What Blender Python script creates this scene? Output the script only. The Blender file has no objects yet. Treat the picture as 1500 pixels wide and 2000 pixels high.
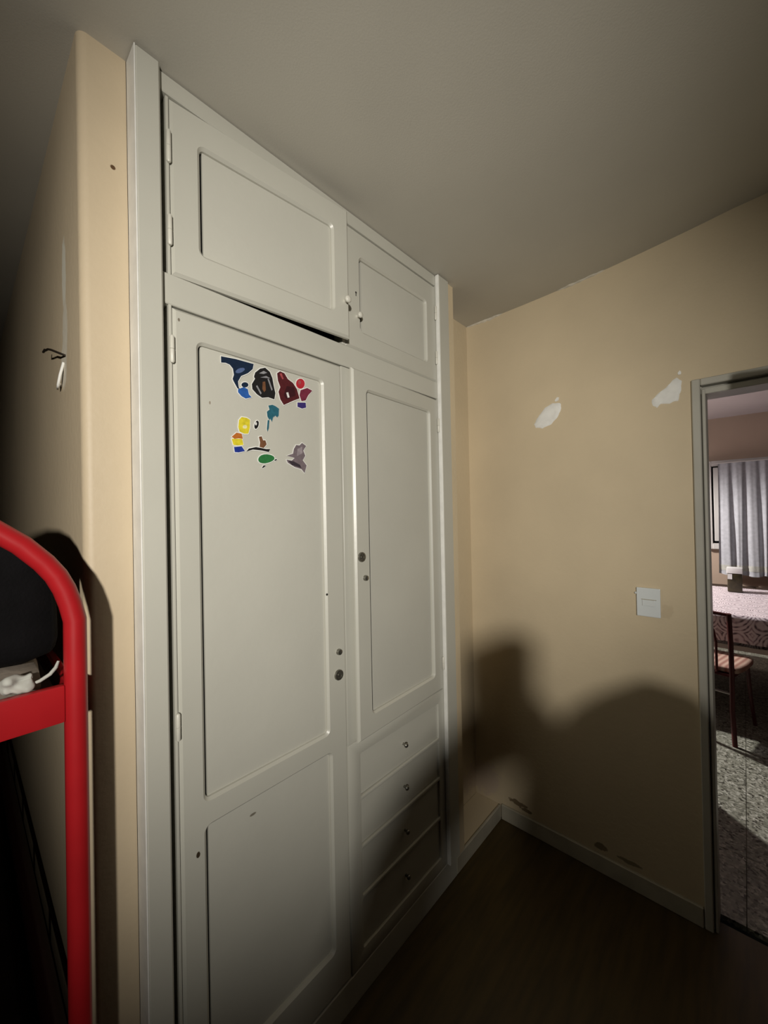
import bpy, bmesh, math, random
from mathutils import Vector, Matrix, noise
random.seed(7)
SC = bpy.context.scene
COL = SC.collection
PI = math.pi

# ---------------------------------------------------------------- camera
YAW, PITCH, ROLL, FPX = 0.827911, 0.0075438, -0.0199112, 766.443
CAM = Vector((0.0, -0.9541, 1.5793))
fw = Vector((math.sin(YAW)*math.cos(PITCH), math.cos(YAW)*math.cos(PITCH), math.sin(PITCH)))
rt0 = Vector((math.cos(YAW), -math.sin(YAW), 0)); up0 = rt0.cross(fw)
rt = math.cos(ROLL)*rt0 + math.sin(ROLL)*up0
up = -math.sin(ROLL)*rt0 + math.cos(ROLL)*up0
cd = bpy.data.cameras.new('camera'); cam = bpy.data.objects.new('camera', cd); COL.objects.link(cam)
cam.matrix_world = Matrix(((rt.x, up.x, -fw.x, CAM.x), (rt.y, up.y, -fw.y, CAM.y), (rt.z, up.z, -fw.z, CAM.z), (0, 0, 0, 1)))
cd.sensor_fit = 'HORIZONTAL'; cd.sensor_width = 36.0; cd.lens = 36.0*FPX/1500.0
cd.clip_start = 0.02
SC.camera = cam

# ---------------------------------------------------------------- world, exposure, lamps
w = bpy.data.worlds.new('world'); SC.world = w; w.use_nodes = True
w.node_tree.nodes['Background'].inputs[0].default_value = (0.05, 0.055, 0.07, 1)
w.node_tree.nodes['Background'].inputs[1].default_value = 0.3
SC.view_settings.view_transform = 'Standard'; SC.view_settings.look = 'None'
SC.view_settings.gamma = 1.0; SC.view_settings.use_curve_mapping = False
SC.view_settings.exposure = 0.0
SC.cycles.diffuse_bounces = 2

LAMP = Vector((-0.75, -1.75, 1.82))
def spot(name, loc, target, energy, size, blend, radius, color):
    l = bpy.data.lights.new(name, 'SPOT'); l.energy = energy; l.spot_size = size; l.spot_blend = blend
    l.shadow_soft_size = radius; l.color = color
    o = bpy.data.objects.new(name, l); COL.objects.link(o); o.location = loc
    o.rotation_euler = (Vector(target)-Vector(loc)).to_track_quat('-Z', 'Y').to_euler()
    return o
def point(name, loc, energy, radius, color):
    l = bpy.data.lights.new(name, 'POINT'); l.energy = energy; l.shadow_soft_size = radius; l.color = color
    o = bpy.data.objects.new(name, l); COL.objects.link(o); o.location = loc
    return o
spot('torch_light', LAMP, (1.0, 0.0, 1.72), 212, math.radians(75), 1.0, 0.035, (1.0, 0.955, 0.875))
spot('dining_lamp_light', (4.5, 1.2, 2.25), (4.5, 1.2, 0), 330, math.radians(172), .25, 0.03, (1.0, 0.95, 0.91))
point('dining_ceiling_fill', (4.5, 1.2, 2.0), 38, 0.08, (1.0, 0.93, 0.95))  # weak fill added under the pendant to lighten the ceiling

# ---------------------------------------------------------------- helpers
def link(name, me, mat=None, parent=None):
    o = bpy.data.objects.new(name, me); COL.objects.link(o)
    if mat is not None and len(me.materials) == 0: me.materials.append(mat)
    if parent is not None: o.parent = parent
    return o
def tag(o, label=None, cat=None, group=None, kind=None):
    if label: o['label'] = label
    if cat: o['category'] = cat
    if group: o['group'] = group
    if kind: o['kind'] = kind
    return o
def empty(name, loc=(0, 0, 0), rz=0.0):
    o = bpy.data.objects.new(name, None); COL.objects.link(o); o.location = loc; o.rotation_euler = (0, 0, rz)
    o.empty_display_size = 0.05
    return o
def smooth(me, ang=40):
    for p in me.polygons: p.use_smooth = True
    try: me.set_sharp_from_angle(angle=math.radians(ang))
    except Exception: pass
class MB:
    def __init__(s): s.bm = bmesh.new()
    def box(s, x0, x1, y0, y1, z0, z1, bev=0.0, seg=1):
        r = bmesh.ops.create_cube(s.bm, size=1.0)
        vs = r['verts']
        for v in vs:
            v.co = Vector((x0+(v.co.x+.5)*(x1-x0), y0+(v.co.y+.5)*(y1-y0), z0+(v.co.z+.5)*(z1-z0)))
        if bev > 0:
            es = list({e for v in vs for e in v.link_edges})
            bmesh.ops.bevel(s.bm, geom=es, offset=bev, segments=seg, affect='EDGES', profile=.6)
        return s
    def cyl(s, p0, p1, r0, r1=None, n=12, cap=True):
        return s.tube([p0, p1], [r0, r0 if r1 is None else r1], n, cap)
    def tube(s, pts, rad, n=10, cap=True):
        pts = [Vector(p) for p in pts]
        if not hasattr(rad, '__len__'): rad = [rad]*len(pts)
        rings = []; prev = None
        for i, p in enumerate(pts):
            if i == 0: t = pts[1]-pts[0]
            elif i == len(pts)-1: t = pts[-1]-pts[-2]
            else: t = (pts[i+1]-pts[i]).normalized() + (pts[i]-pts[i-1]).normalized()
            t.normalize()
            if prev is None:
                a = Vector((0, 0, 1)) if abs(t.z) < .9 else Vector((1, 0, 0))
                u = t.cross(a).normalized()
            else:
                u = (prev - t*prev.dot(t)).normalized()
            prev = u; v = t.cross(u)
            rings.append([s.bm.verts.new(p + rad[i]*(math.cos(2*PI*k/n)*u + math.sin(2*PI*k/n)*v)) for k in range(n)])
        for a, b in zip(rings, rings[1:]):
            for k in range(n): s.bm.faces.new((a[k], a[(k+1) % n], b[(k+1) % n], b[k]))
        if cap:
            s.bm.faces.new(list(reversed(rings[0]))); s.bm.faces.new(rings[-1])
        return s
    def prism(s, poly, y0, y1):
        """polygon of (x, z) extruded along y from y0 (front) to y1"""
        a = [s.bm.verts.new((x, y0, z)) for x, z in poly]; b = [s.bm.verts.new((x, y1, z)) for x, z in poly]
        n = len(poly)
        from mathutils.geometry import tessellate_polygon
        for t in tessellate_polygon([[Vector((x, z, 0)) for x, z in poly]]):
            i, j, k = t
            d = (poly[j][0]-poly[i][0])*(poly[k][1]-poly[i][1])-(poly[j][1]-poly[i][1])*(poly[k][0]-poly[i][0])
            if abs(d) < 1e-12: continue
            if d < 0: j, k = k, j
            s.bm.faces.new((a[i], a[j], a[k])); s.bm.faces.new((b[i], b[k], b[j]))
        for k in range(n): s.bm.faces.new((a[(k+1) % n], a[k], b[k], b[(k+1) % n]))
        return s
    def zprism(s, poly, z0, z1):
        a = [s.bm.verts.new((x, y, z0)) for x, y in poly]; b = [s.bm.verts.new((x, y, z1)) for x, y in poly]
        n = len(poly)
        s.bm.faces.new(list(reversed(a))); s.bm.faces.new(b)
        for k in range(n): s.bm.faces.new((a[k], a[(k+1) % n], b[(k+1) % n], b[k]))
        return s
    def lathe(s, prof, origin, axis, n=20):
        """prof: list of (r, h) along axis"""
        ax = Vector(axis).normalized(); a = Vector((0, 0, 1)) if abs(ax.z) < .9 else Vector((1, 0, 0))
        u = ax.cross(a).normalized(); v = ax.cross(u); o = Vector(origin); rings = []
        for r, h in prof:
            rings.append([s.bm.verts.new(o + ax*h + max(r, 1e-5)*(math.cos(2*PI*k/n)*u + math.sin(2*PI*k/n)*v)) for k in range(n)])
        for p, q in zip(rings, rings[1:]):
            for k in range(n): s.bm.faces.new((p[k], p[(k+1) % n], q[(k+1) % n], q[k]))
        s.bm.faces.new(list(reversed(rings[0]))); s.bm.faces.new(rings[-1])
        return s
    def mesh(s, name='m', sm=None):
        bmesh.ops.recalc_face_normals(s.bm, faces=s.bm.faces)
        me = bpy.data.meshes.new(name); s.bm.to_mesh(me); s.bm.free()
        if sm: smooth(me, sm)
        return me
    def build(s, name, mat, parent=None, sm=None):
        return link(name, s.mesh(name, sm), mat, parent)
def rrect(x0, x1, z0, z1, r, n=5):
    o = []
    for cx, cz, a0 in ((x1-r, z1-r, 0), (x0+r, z1-r, PI/2), (x0+r, z0+r, PI), (x1-r, z0+r, 1.5*PI)):
        for k in range(n+1):
            a = a0 + PI/2*k/n
            o.append((cx+r*math.cos(a), cz+r*math.sin(a)))
    return o
def plate(outer, holes, yf, t, bev, res=1):
    """board in the xz plane with holes, its front face at y = yf, thickness t, rounded front edges"""
    cu = bpy.data.curves.new('c', 'CURVE'); cu.dimensions = '2D'; cu.fill_mode = 'BOTH'
    for loop in [outer]+holes:
        sp = cu.splines.new('POLY'); sp.points.add(len(loop)-1); sp.use_cyclic_u = True
        for p, (x, z) in zip(sp.points, loop): p.co = (x, z, 0, 1)
    cu.extrude = t/2-bev; cu.bevel_depth = bev; cu.bevel_resolution = res; cu.offset = -bev
    o = bpy.data.objects.new('c', cu); COL.objects.link(o)
    dg = bpy.context.evaluated_depsgraph_get(); dg.update()
    me = bpy.data.meshes.new_from_object(o.evaluated_get(dg))
    bpy.data.objects.remove(o); bpy.data.curves.remove(cu)
    for v in me.vertices:
        x, z, h = v.co
        v.co = (x, yf + t/2 - h, z)
    bm = bmesh.new(); bm.from_mesh(me); bmesh.ops.remove_doubles(bm, verts=bm.verts, dist=1e-6)
    bmesh.ops.recalc_face_normals(bm, faces=bm.faces); bm.to_mesh(me); bm.free()
    me.materials.clear()
    return me

# ---------------------------------------------------------------- materials
def mat(name, col, rough=.55, var=0.06, vscale=6.0, bump=0.0, bscale=120.0, metal=0.0, spots=(), col2=None, spec=.5, aniso=None):
    """procedural paint: colour with low-frequency variation, fine bump, and marks (x,y,z, rx,ry,rz, colour, wobble)"""
    m = bpy.data.materials.new(name); m.use_nodes = True
    nt = m.node_tree; N = nt.nodes; L = nt.links
    b = N['Principled BSDF']; b.inputs['Roughness'].default_value = rough; b.inputs['Metallic'].default_value = metal
    b.inputs['Specular IOR Level'].default_value = spec
    geo = N.new('ShaderNodeNewGeometry')
    tc = N.new('ShaderNodeTexCoord')
    nz = N.new('ShaderNodeTexNoise'); nz.inputs['Scale'].default_value = vscale; nz.inputs['Detail'].default_value = 4
    if aniso:
        mp = N.new('ShaderNodeMapping'); mp.inputs['Scale'].default_value = aniso
        L.new(tc.outputs['Object'], mp.inputs['Vector']); L.new(mp.outputs[0], nz.inputs['Vector'])
    else: L.new(tc.outputs['Object'], nz.inputs['Vector'])
    mx = N.new('ShaderNodeMix'); mx.data_type = 'RGBA'
    c2 = col2 if col2 else tuple(c*(1-var*2.2) for c in col)
    mx.inputs['A'].default_value = (*col, 1); mx.inputs['B'].default_value = (*c2, 1)
    rmp = N.new('ShaderNodeMapRange'); rmp.inputs['From Min'].default_value = .35; rmp.inputs['From Max'].default_value = .7
    L.new(nz.outputs[0], rmp.inputs[0]); L.new(rmp.outputs[0], mx.inputs['Factor'])
    out = mx.outputs['Result']
    if spots:
        n2 = N.new('ShaderNodeTexNoise'); n2.inputs['Scale'].default_value = 45; n2.inputs['Detail'].default_value = 3
        L.new(geo.outputs['Position'], n2.inputs['Vector'])
    for (x, y, z, rx, ry, rz, c, wob) in spots:
        sb = N.new('ShaderNodeVectorMath'); sb.operation = 'SUBTRACT'; sb.inputs[1].default_value = (x, y, z)
        L.new(geo.outputs['Position'], sb.inputs[0])
        sc = N.new('ShaderNodeVectorMath'); sc.operation = 'MULTIPLY'; sc.inputs[1].default_value = (1/rx, 1/ry, 1/rz)
        L.new(sb.outputs[0], sc.inputs[0])
        ln = N.new('ShaderNodeVectorMath'); ln.operation = 'LENGTH'; L.new(sc.outputs[0], ln.inputs[0])
        ad = N.new('ShaderNodeMath'); ad.operation = 'MULTIPLY_ADD'; ad.inputs[1].default_value = wob; 
        L.new(n2.outputs[0], ad.inputs[0]); L.new(ln.outputs['Value'], ad.inputs[2])
        mr = N.new('ShaderNodeMapRange'); mr.inputs['From Min'].default_value = .85+wob*.5; mr.inputs['From Max'].default_value = 1.1+wob*.5
        mr.inputs['To Min'].default_value = 1; mr.inputs['To Max'].default_value = 0
        L.new(ad.outputs[0], mr.inputs[0])
        m2 = N.new('ShaderNodeMix'); m2.data_type = 'RGBA'; m2.inputs['B'].default_value = (*c[:3], 1)
        if len(c) > 3:
            mm = N.new('ShaderNodeMath'); mm.operation = 'MULTIPLY'; mm.inputs[1].default_value = c[3]
            L.new(mr.outputs[0], mm.inputs[0]); L.new(mm.outputs[0], m2.inputs['Factor'])
        else: L.new(mr.outputs[0], m2.inputs['Factor'])
        L.new(out, m2.inputs['A']); out = m2.outputs['Result']
    L.new(out, b.inputs['Base Color'])
    if bump > 0:
        nb = N.new('ShaderNodeTexNoise'); nb.inputs['Scale'].default_value = bscale; nb.inputs['Detail'].default_value = 3
        L.new(tc.outputs['Object'], nb.inputs['Vector'])
        bp = N.new('ShaderNodeBump'); bp.inputs['Strength'].default_value = bump; bp.inputs['Distance'].default_value = .004
        L.new(nb.outputs[0], bp.inputs['Height']); L.new(bp.outputs[0], b.inputs['Normal'])
    return m

def world_of(o):
    m = o.matrix_basis.copy()
    if o.parent is not None: m = world_of(o.parent) @ o.matrix_parent_inverse @ m
    return m
def attach(o, parent, local=False):
    o.parent = parent
    if not local: o.matrix_parent_inverse = world_of(parent).inverted()
    return o
_link0 = link
def link(name, me, mat=None, parent=None, local=False):
    o = _link0(name, me, mat)
    if parent is not None: attach(o, parent, local)
    return o
def build(mb, name, mat, parent=None, sm=None, local=False):
    return link(name, mb.mesh(name, sm), mat, parent, local)

CREAM = (0.545, 0.535, 0.465); BEIGE = (0.69, 0.57, 0.385)
WHITEP = (0.80, 0.79, 0.74)
DK = (0.05, 0.035, 0.02)
M = {}
M['cream'] = mat('painted_wood_cream', CREAM, .40, .03, 3.0, .05, 60, spec=.9, spots=[
    (.375, 0, .795,   .0045, .05, .007, DK, .6), (.351, 0, 2.04, .0025, .05, .004, (.2, .17, .13), .4)])
M['cream_panel'] = mat('painted_panel_cream', (.545, .535, .468), .42, .03, 3.0, .1, 50, spots=[
    (.52, .01, .80, .010, .05, .004, (.2, .18, .14), .8), (.425, .01, 1.865, .002, .05, .004, (.3, .26, .2), .6)])
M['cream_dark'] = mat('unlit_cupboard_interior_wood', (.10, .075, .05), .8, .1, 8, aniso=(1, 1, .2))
M['hinge'] = mat('painted_hinge', (.66, .64, .56), .35, .03, 20)
M['steel'] = mat('worn_steel', (.32, .31, .27), .32, .15, 60, metal=.9)
M['steel_dark'] = mat('dark_keyhole', (.02, .018, .015), .6, .05)
M['beige'] = mat('beige_wall_paint', BEIGE, .62, .05, 2.2, .22, 55, spots=[
    (1.9, -.085, .115, .2, .045, .012, (.22, .16, .09), 1.6), (1.9, -.125, .098, .2, .03, .009, (.22, .16, .09), 1.6),
    (1.9, -.46, .105, .2, .028, .014, (.26, .2, .12), 1.6), (1.9, -.57, .10, .2, .05, .008, (.3, .24, .15), 1.6),
    (1.9, -.722, 1.175, .2, .020, .03, (.30, .2, .1, .16), 1.6), (1.9, .1, .17, .2, .09, .085, (.62, .50, .38), 1.2)])
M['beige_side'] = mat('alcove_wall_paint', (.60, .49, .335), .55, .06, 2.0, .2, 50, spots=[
    (.175, .215, 2.16, .1, .024, .085, (.72, .68, .56), .5), (.175, .21, 2.03, .1, .03, .07, (.68, .62, .50), .5),
    (.175, .23, 1.95, .1, .035, .055, (.68, .62, .50), .5), (.235, .04, 2.345, .005, .1, .005, (.1, .05, .02), .3)])
M['ceiling'] = mat('ceiling_paint', (.58, .55, .475), .7, .05, 1.6, .07, 220)
M['plaster'] = mat('filler_plaster', (.92, .91, .86), .8, .04, 30, .2, 90)
M['ridge'] = mat('crumbly_paint_edge', (.72, .66, .54), .8, .1, 30, .3, 90)
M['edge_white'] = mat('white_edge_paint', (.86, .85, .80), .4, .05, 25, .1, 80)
M['base'] = mat('skirting_paint', (.50, .46, .36), .5, .1, 10, .15, 60)
M['floor'] = mat('dark_wood_floor', (.075, .048, .012), .5, .2, 4, .1, 30, aniso=(1, 8, 1))
M['doorframe'] = mat('steel_door_frame_paint', (.52, .50, .43), .45, .06, 5, .1, 60)
M['switch'] = mat('switch_plastic', (.80, .84, .84), .3, .01, 10)
M['red'] = mat('red_enamel_tube', (.42, .012, .016), .35, .08, 8)
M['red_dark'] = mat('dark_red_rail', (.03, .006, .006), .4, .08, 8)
M['black_cloth'] = mat('black_nylon', (.004, .0035, .004), .9, .2, 20, .3, 200, spec=.15)
M['white_sheet'] = mat('white_sheet', (.5, .5, .45), .8, .1, 30, .2, 90)
M['mattress'] = mat('dark_blanket', (.035, .016, .018), .9, .2, 20, .3, 120)
M['pad'] = mat('striped_mattress', (.30, .25, .20), .9, .2, 30, .2, 100)
M['dwall'] = mat('dining_wall_paint', (.50, .38, .29), .7, .05, 2, .1, 60)
M['low_bounce'] = mat('low_bounce_brown', (.10, .065, .045), .7, .1, 3, aniso=(1, 1, .1))  # dark brown for unseen surfaces, chosen to cut bounced light
M['dceil'] = mat('dining_ceiling_paint', (.62, .56, .56), .8, .05, 2)
M['winframe'] = mat('window_frame_paint', (.62, .60, .57), .5, .04, 8)
M['chair_red'] = mat('maroon_chair_tube', (.10, .014, .014), .35, .08, 20)
M['table_wood'] = mat('dark_table_wood', (.05, .018, .012), .5, .2, 8)
M['tin'] = mat('olive_tin', (.07, .055, .025), .35, .3, 18)
M['lid'] = mat('white_lid', (.88, .88, .86), .4, .02)

def nodes_of(m): return m.node_tree.nodes, m.node_tree.links, m.node_tree.nodes['Principled BSDF']
def terrazzo(name):
    m = mat(name, (.33, .32, .27), .35, .1, 3)
    N, L, b = nodes_of(m)
    tc = N.new('ShaderNodeNewGeometry')
    v = N.new('ShaderNodeTexVoronoi'); v.inputs['Scale'].default_value = 95; v.inputs['Randomness'].default_value = 1
    L.new(tc.outputs['Position'], v.inputs['Vector'])
    r = N.new('ShaderNodeValToRGB'); L.new(v.outputs['Color'], r.inputs[0])
    e = r.color_ramp.elements; e[0].position = .12; e[0].color = (.05, .045, .035, 1); e[1].position = .9; e[1].color = (.60, .60, .52, 1)
    k = e.new(.35); k.color = (.25, .255, .20, 1); k = e.new(.65); k.color = (.34, .34, .275, 1)
    L.new(r.outputs[0], b.inputs['Base Color'])
    return m
M['terrazzo'] = terrazzo('terrazzo_tile')
M['grout'] = mat('grout', (.16, .15, .12), .9, .1, 20)
def lace(name):
    m = mat(name, (.6, .52, .52), .85, .1, 3)
    N, L, b = nodes_of(m)
    tc = N.new('ShaderNodeTexCoord')
    v = N.new('ShaderNodeTexVoronoi'); v.inputs['Scale'].default_value = 5.5; v.inputs['Randomness'].default_value = .25
    L.new(tc.outputs['Object'], v.inputs['Vector'])
    s = N.new('ShaderNodeMath'); s.operation = 'MULTIPLY'; s.inputs[1].default_value = 78; L.new(v.outputs['Distance'], s.inputs[0])
    sn = N.new('ShaderNodeMath'); sn.operation = 'SINE'; L.new(s.outputs[0], sn.inputs[0])
    v2 = N.new('ShaderNodeTexVoronoi'); v2.inputs['Scale'].default_value = 34; L.new(tc.outputs['Object'], v2.inputs['Vector'])
    ad = N.new('ShaderNodeMath'); ad.operation = 'MULTIPLY_ADD'; ad.inputs[1].default_value = 1.6; L.new(v2.outputs['Distance'], ad.inputs[0]); L.new(sn.outputs[0], ad.inputs[2])
    r = N.new('ShaderNodeValToRGB'); mr = N.new('ShaderNodeMapRange'); mr.inputs['From Min'].default_value = -1; mr.inputs['From Max'].default_value = 2
    L.new(ad.outputs[0], mr.inputs[0]); L.new(mr.outputs[0], r.inputs[0])
    e = r.color_ramp.elements; e[0].position = .18; e[0].color = (.16, .13, .15, 1); e[1].position = .7; e[1].color = (.88, .80, .83, 1)
    k = e.new(.4); k.color = (.60, .47, .52, 1)
    L.new(r.outputs[0], b.inputs['Base Color'])
    return m
M['lace'] = lace('printed_tablecloth')
def curtain_mat(name):
    m = mat(name, (.47, .48, .51), .9, .08, 30, .2, 200)
    N, L, b = nodes_of(m)
    b.inputs['Subsurface Weight'].default_value = 0
    return m
M['curtain'] = curtain_mat('sheer_curtain_cloth')
def seatmat(name):
    m = mat(name, (.5, .3, .22), .8, .1, 10)
    N, L, b = nodes_of(m)
    tc = N.new('ShaderNodeTexCoord'); wv = N.new('ShaderNodeTexWave'); wv.inputs['Scale'].default_value = 9; wv.bands_direction = 'Y'
    L.new(tc.outputs['Object'], wv.inputs['Vector'])
    r = N.new('ShaderNodeValToRGB'); L.new(wv.outputs[0], r.inputs[0])
    r.color_ramp.elements[0].color = (.36, .17, .13, 1); r.color_ramp.elements[1].color = (.62, .44, .34, 1)
    L.new(r.outputs[0], b.inputs['Base Color'])
    return m
M['seat'] = seatmat('striped_seat_fabric')

# ================================================================= SETTING
H = 2.6
def struct(o, label, cat='structure'):
    o['kind'] = 'structure'; o['label'] = label; o['category'] = cat
    return o
# floor
struct(build(MB().box(-2.4, 1.96, -4.4, 2.7, -.10, 0), 'floor', M['floor']), 'dark brown wooden bedroom floor in deep shade', 'floor')
# ceiling: one gently uneven slab
def ceil_z(x, y):
    k = max(0, min(1, (x-.6)/1.3)); t = max(0, -y)
    t = min(t, 1.6)
    return H + .066*t*t*k*(1 if t < 1 else 1.0/(t*t)*1.0)
bm = bmesh.new(); NX, NY = 44, 72
gv = [[bm.verts.new((-2.4+4.36*i/NX, -4.4+7.1*j/NY, 0)) for j in range(NY+1)] for i in range(NX+1)]
for rw in gv:
    for v in rw: v.co.z = ceil_z(v.co.x, v.co.y) + .0
for i in range(NX):
    for j in range(NY): bm.faces.new((gv[i][j], gv[i][j+1], gv[i+1][j+1], gv[i+1][j]))
r = bmesh.ops.extrude_face_region(bm, geom=bm.faces[:])
for v in [g for g in r['geom'] if isinstance(g, bmesh.types.BMVert)]: v.co.z = 2.85
bmesh.ops.recalc_face_normals(bm, faces=bm.faces)
me = bpy.data.meshes.new('ceiling'); bm.to_mesh(me); bm.free(); smooth(me, 50)
struct(link('ceiling', me, M['ceiling']), 'off-white bedroom ceiling with slightly uneven paint above the wardrobe', 'ceiling')
# wall pier at the left end of the wardrobe: its side runs back into the alcove, rounded front corner
R = .018; arc = [(.175+R-R*math.sin(a), .04+R-R*math.cos(a)) for a in [PI/2*k/6 for k in range(7)]]
poly = [(.262, .04)] + arc + [(.175, 2.7), (.262, 2.7)]
struct(build(MB().zprism(poly, 0, 2.64), 'wall_left', M['beige_side'], sm=25), 'beige wall corner running back into the alcove beside the red bunk bed', 'wall')
# wall to the right of the wardrobe: short nib, then recess
mb = MB().box(1.4665, 1.527, -.003, .165, .0765, 2.64, .004).box(1.42, 1.91, .15, .26, 0, 2.7)
struct(build(mb, 'wall_back', M['beige'], sm=25), 'narrow recessed beige wall between the wardrobe and the doorway wall', 'wall')
build(MB().box(1.5275, 1.899, .0125, .15, 0, .064, .003), 'ledge', M['beige'], bpy.data.objects['wall_back'])
# doorway wall
XB = 1.9; DY0, DY1, DZ = -1.66, -.8145, 2.068
mb = MB().box(XB, 2.02, DY1, 2.7, 0, 2.75).box(XB, 2.02, DY0, DY1, DZ, 2.75).box(XB, 2.02, -4.4, DY0, 0, 2.75)
wr = struct(build(mb, 'wall_right', M['beige']), 'beige painted wall with filler patches and the doorway', 'wall')
# unseen shell that closes the room
struct(build(MB().box(-2.4, 2.02, 2.7, 2.8, 0, 2.75), 'wall_far', M['beige_side']), 'beige end wall deep in the bed alcove', 'wall')
struct(build(MB().box(-2.5, -2.4, -4.4, 2.7, 0, 2.75), 'wall_side', M['low_bounce']), 'unseen bedroom side wall, coloured dark to cut bounce', 'wall')
struct(build(MB().box(-2.4, 2.02, -4.5, -4.4, 0, 2.75), 'wall_front', M['low_bounce']), 'unseen wall behind the photographer, coloured dark to cut bounce', 'wall')
# baseboards
bb = build(MB().box(1.886, 1.9, DY1+.002, .0, 0, .076, .003), 'baseboard_right', M['base']); struct(bb, 'chipped cream skirting along the doorway wall', 'baseboard')
bb = build(MB().box(1.4665, 1.8855, -.0, .012, 0, .075, .003), 'baseboard_back', M['base']); struct(bb, 'short cream skirting across the recess beside the wardrobe', 'baseboard')
# filler patches on the doorway wall (thin uneven dabs)
def dab(name, pts, label, x=XB, th=.004):
    c = Vector((sum(p[0] for p in pts)/len(pts), sum(p[1] for p in pts)/len(pts)))
    bm = bmesh.new(); n = 40; rings = []
    import itertools
    P = [Vector(p) for p in pts]
    per = []
    for i in range(len(P)):
        a, b = P[i], P[(i+1) % len(P)]
        for k in range(5): per.append(a.lerp(b, k/5))
    for s in (1.0, .93, .6, .25):
        ring = []
        for q in per:
            d = q-c; j = 1 + .09*noise.noise(Vector((q.x*60, q.y*60, 1)))
            p = c + d*s*j
            h = 0 if s == 1.0 else th*(.6+.5*noise.noise(Vector((p.x*40, p.y*40, 5))))
            ring.append(bm.verts.new((x - h if s < 1 else x+.001, p.x, p.y)))
        rings.append(ring)
    for a, b in zip(rings, rings[1:]):
        for k in range(len(a)): bm.faces.new((a[k], a[(k+1) % len(a)], b[(k+1) % len(a)], b[k]))
    bm.faces.new(rings[-1]); bmesh.ops.recalc_face_normals(bm, faces=bm.faces)
    me = bpy.data.meshes.new(name); bm.to_mesh(me); bm.free(); smooth(me, 60)
    o = link(name, me, M['plaster'], wr); o['label'] = label
    return o
dab('plaster_patch', [(-.217, 1.985), (-.210, 2.005), (-.235, 2.045), (-.262, 2.075), (-.30, 2.090), (-.333, 2.085), (-.342, 2.062), (-.322, 2.02), (-.29, 1.99), (-.25, 1.978)], 'oval white filler patch')
dab('plaster_patch', [(-.312, 2.093), (-.309, 2.1), (-.32, 2.113), (-.330, 2.11), (-.326, 2.096)], 'tiny pinkish filler dab above the oval patch')
dab('plaster_patch', [(-.688, 2.022), (-.690, 1.998), (-.704, 1.985), (-.716, 1.998), (-.745, 1.995), (-.772, 2.0), (-.782, 2.03), (-.787, 2.075), (-.772, 2.094), (-.757, 2.085), (-.735, 2.06), (-.71, 2.045)], 'ragged white filler patch beside the door frame')
dab('plaster_patch', [(-.775, 2.10), (-.773, 2.108), (-.78, 2.117), (-.785, 2.11), (-.784, 2.10)], 'filler dot above the ragged patch')
# peeled, lumpy plaster along the ceiling joint
def ridge(y0, y1, n, seed, amp):
    bm = bmesh.new(); prev = None
    for k in range(n+1):
        y = y0+(y1-y0)*k/n; zc = ceil_z(1.9, y)
        e = math.sin(PI*k/n)**.4
        d = amp*e*(.5+.8*abs(noise.noise(Vector((y*34, seed, 0))))) + .0005
        hgt = .008*e*(.5+abs(noise.noise(Vector((y*22, seed, 3)))))+.0004
        ring = [bm.verts.new((1.901, y, zc-.001+.002)), bm.verts.new((1.9-hgt*1.4, y, zc-.0005)), bm.verts.new((1.9-hgt, y, zc-d*.7)), bm.verts.new((1.901, y, zc-d))]
        if prev:
            for a in range(3): bm.faces.new((prev[a], prev[a+1], ring[a+1], ring[a]))
        prev = ring
    bmesh.ops.recalc_face_normals(bm, faces=bm.faces)
    me = bpy.data.meshes.new('plaster_ridge'); bm.to_mesh(me); bm.free(); smooth(me, 60)
    link('plaster_ridge', me, M['ridge'], wr)
ridge(.149, -.06, 40, 1.3, .014); ridge(-.33, -.53, 30, 4.1, .010)

# ---- door frame (painted sheet steel) in the doorway
d1 = struct(empty('door_1', (1.96, -1.24, 0)), 'grey painted steel frame of the open doorway', 'door frame')
for sgn, yj in ((-1, DY1), (1, DY0)):     # jambs: face strip, groove, inner stop
    a, b = sorted((yj, yj+sgn*.026)); build(MB().box(1.888, 2.032, a, b, 0, DZ-.0005, .003), 'jamb_face', M['doorframe'], d1)
    a, b = sorted((yj+sgn*.0262, yj+sgn*.029)); build(MB().box(1.912, 2.02, a, b, 0, DZ-.027), 'jamb_groove', M['doorframe'], d1)
    a, b = sorted((yj+sgn*.0292, yj+sgn*.040)); build(MB().box(1.900, 2.02, a, b, 0, DZ-.040, .002), 'jamb_stop', M['doorframe'], d1)
ya, yb = DY0+.0265, DY1-.0265
build(MB().box(1.888, 2.032, ya, yb, DZ-.027, DZ-.001, .003), 'head_face', M['doorframe'], d1)
build(MB().box(1.93, 2.02, ya, yb, DZ-.036, DZ-.0272), 'head_groove', M['doorframe'], d1)
build(MB().box(1.904, 2.02, ya, yb, DZ-.058, DZ-.0362, .002), 'head_stop', M['doorframe'], d1)

leaf = build(MB().box(-.018, .018, .004, .772, .008, 2.008, .003), 'blocker_leaf', M['table_wood'], None)  # unseen leaf added to keep the bedroom light out of the dining room
leaf.parent = d1; leaf.matrix_parent_inverse = world_of(d1).inverted(); leaf.location = (1.888, DY0+.045, 0); leaf.rotation_euler = (0, 0, math.radians(50))
build(MB().tube([(-.018, .71, 1.02), (-.06, .71, 1.02), (-.062, .60, 1.02)], .009, 8), 'door_handle', M['steel'], leaf, 60, local=True)
build(MB().box(-.022, -.018, .69, .73, .93, 1.10, .001), 'handle_plate', M['steel'], leaf, local=True)

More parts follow.
